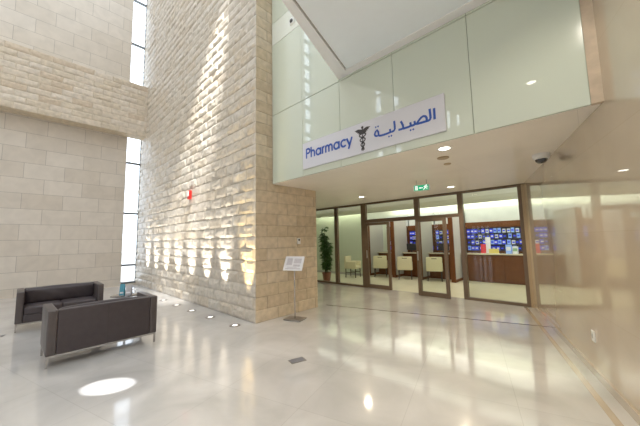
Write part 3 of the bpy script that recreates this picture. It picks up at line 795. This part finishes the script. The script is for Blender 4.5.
def make_sofa(lab):
    """seat faces +X, length along Y; origin at centre of footprint"""
    t = empty('leather_sofa', (0, 0, 0), 0, label=lab, cat='sofa', group='pair of dark brown leather sofas')
    Lh, D0, D1 = .64, -.36, .36
    zb, zt = .15, .715
    for s in (-1, 1):
        y0, y1 = (s*Lh-.10*s, s*Lh)
        MB().box((D0, min(y0, y1), zb), (D1, max(y0, y1), zt), .014, 3).build('armrest', M['leather_arm'], t, True)
    bp_ = MB().box((D0+.004, -Lh+.103, zb), (D0+.11, Lh-.103, zt-.003), .012, 3).build('back_panel', M['leather'], t, True)
    MB().box((D0+.0028, -.002, zb+.01), (D0+.006, .002, zt-.015)).build('seam', M['seam_thread'], bp_)
    MB().box((D0+.11, -Lh+.10, zb), (D1-.02, Lh-.10, .29), .008, 2).build('seat_base', M['leather'], t, True)
    for s in (-1, 1):
        c = cushion(MB(), (D0+.19, min(0, s*(Lh-.105))+.003, .285), (D1-.008, max(0, s*(Lh-.105))-.003, .43), .03, .012, 10, .006, s*3)
        c.build('seat_cushion', M['leather'], t, True)
    c = cushion(MB(), (D0+.10, -Lh+.106, .42), (D0+.245, Lh-.106, .71), .045, .025, 18, .022, 8)
    c.build('back_cushion', M['leather'], t, True)
    fr = MB()
    for s in (-1, 1): fr.box((D0+.015, s*(Lh-.02)-.012, .125), (D1-.015, s*(Lh-.02)+.012, .15))
    for x in (D0+.02, D1-.045): fr.box((x, -Lh+.03, .125), (x+.024, Lh-.03, .15))
    fr.build('base_frame', M['chrome'], t)
    for sx in (D0+.02, D1-.045):
        for s in (-1, 1):
            MB().box((sx, s*(Lh-.02)-.012, 0), (sx+.024, s*(Lh-.02)+.012, .126)).build('leg', M['chrome'], t)
    return t
sa = make_sofa('dark brown leather sofa facing the viewer, further back by the limestone wall')
sa.location = (-7.98, .62, 0)
sb = copy_tree(sa); sb.location = (-5.47, .905, 0); sb.rotation_euler = (0, 0, math.pi+R(1.6))
sb['label'] = 'dark brown leather sofa with its back to the viewer, nearest the camera'

# round side table with leaflets
t = empty('side_table', (-6.76, 1.48, 0), 0, label='small round glass side table between the two leather sofas', cat='table')
MB().lathe([(0, .541), (.255, .541), (.26, .545), (.26, .551), (.255, .555), (0, .555)], n=40).build('table_top', M['black_glass'], t, True)
MB().cyl((0, 0, .012), (0, 0, .541), .018, n=16).build('column', M['chrome'], t, True)
MB().lathe([(0, 0), (.17, 0), (.17, .008), (.05, .014), (0, .014)], n=36).build('base', M['chrome'], t, True)
def leaflet(x, y, rz, w, h, m, lab):
    t = empty('leaflet', (x, y, .555), rz, label=lab, cat='leaflet', group='leaflets standing on the side table')
    fc_ = MB().prism([(-w/2, 0, 0), (w/2, 0, 0), (w/2, .05, h), (-w/2, .05, h)], (0, .004, 0)).build('front_cover', m, t)
    MB().prism([(-w/2, .10, 0), (w/2, .10, 0), (w/2, .052, h), (-w/2, .052, h)], (0, .004, 0)).build('back_cover', m, t)
    MB().prism([(-w*.35, h*.025-.0015, h*.1), (w*.35, h*.025-.0015, h*.1), (w*.35, h*.0625-.0015, h*.25), (-w*.35, h*.0625-.0015, h*.25)], (0, .001, 0)).build('print', M['paper'], fc_)
leaflet(-6.86, 1.42, R(60), .085, .20, M['leaflet_blue'], 'teal leaflet standing on the round side table')
leaflet(-6.80, 1.52, R(60), .10, .18, M['leaflet_grey'], 'grey leaflet standing on the round side table, right of the teal one')

# ------------------------------------------------------------------ light
w = bpy.data.worlds.new('sky'); S.world = w; w.use_nodes = True
bgn = w.node_tree.nodes['Background']; bgn.inputs[0].default_value = (.83, .915, 1., 1); bgn.inputs[1].default_value = 3.2
# sunbeam patch on the floor
lamp('SPOT', 'sunbeam', (-10.5, -6.0, 9.5), 22000, (.96, .98, 1.), target=(-3.98, .74, 0), spot_size=R(1.75), spot_blend=.25, shadow_soft_size=.02)
lamp('SPOT', 'added_fleck_beam', (-4.2, 1.7, 11.8), 12000, (1., .98, .94), target=(-7.8, YP, 3.4), spot_size=R(17), spot_blend=.8, shadow_soft_size=.05)  # added spot raking the rock face, for the diagonal band of bright flecks
# added area light spanning the whole shop ceiling as general fill, plus cove lamps
def ceiling_fill(x0, x1, y0, y1, z, W, c=(1., .97, .86), n='shop_ceiling_fill'):
    l = lamp('AREA', n, ((x0+x1)/2, (y0+y1)/2, z), W, c, rot=(0, 0, 0), shape='RECTANGLE', size=abs(x1-x0), size_y=abs(y1-y0)); return l
ceiling_fill(-9.9, .4, 7.95, 12.1, 3.012, 165, (1., .97, .86))
l = lamp('AREA', 'shop_cove_lamp', (-3.2, 11.95, 2.64), 42, (1., .97, .86), rot=(math.pi, 0, 0), shape='RECTANGLE', size=7.2, size_y=.16)
l = lamp('AREA', 'shop_cove_lamp', (-4.8, 9.82, 2.66), 60, (1., .97, .86), rot=(math.pi, 0, 0), shape='RECTANGLE', size=10, size_y=.12)

# ------------------------------------------------------------------ camera
F, PITCH, ROLL, YAW, H = 283., R(5.53), R(1.15), R(43.6), 1.55
fw = Vector((-math.sin(YAW)*math.cos(PITCH), math.cos(YAW)*math.cos(PITCH), math.sin(PITCH)))
r0 = Vector((math.cos(YAW), math.sin(YAW), 0)); u0_ = r0.cross(fw)
rr = r0*math.cos(ROLL)-u0_*math.sin(ROLL); uu = r0*math.sin(ROLL)+u0_*math.cos(ROLL)
cd = bpy.data.cameras.new('camera'); cam = bpy.data.objects.new('camera', cd); COL.objects.link(cam)
cd.sensor_width = 36; cd.sensor_fit = 'HORIZONTAL'; cd.lens = F/640*36; cd.clip_start = .05; cd.clip_end = 200
cam.matrix_world = Matrix(((rr.x, uu.x, -fw.x, 0), (rr.y, uu.y, -fw.y, 0), (rr.z, uu.z, -fw.z, H), (0, 0, 0, 1)))
S.camera = cam
S.view_settings.view_transform = 'Standard'; S.view_settings.look = 'None'
S.view_settings.exposure = 0.; S.view_settings.gamma = 1.06
S.cycles.use_denoising = True
S.cycles.max_bounces = 10; S.cycles.diffuse_bounces = 5; S.cycles.glossy_bounces = 5; S.cycles.transparent_max_bounces = 12
S.cycles.sample_clamp_indirect = 6.
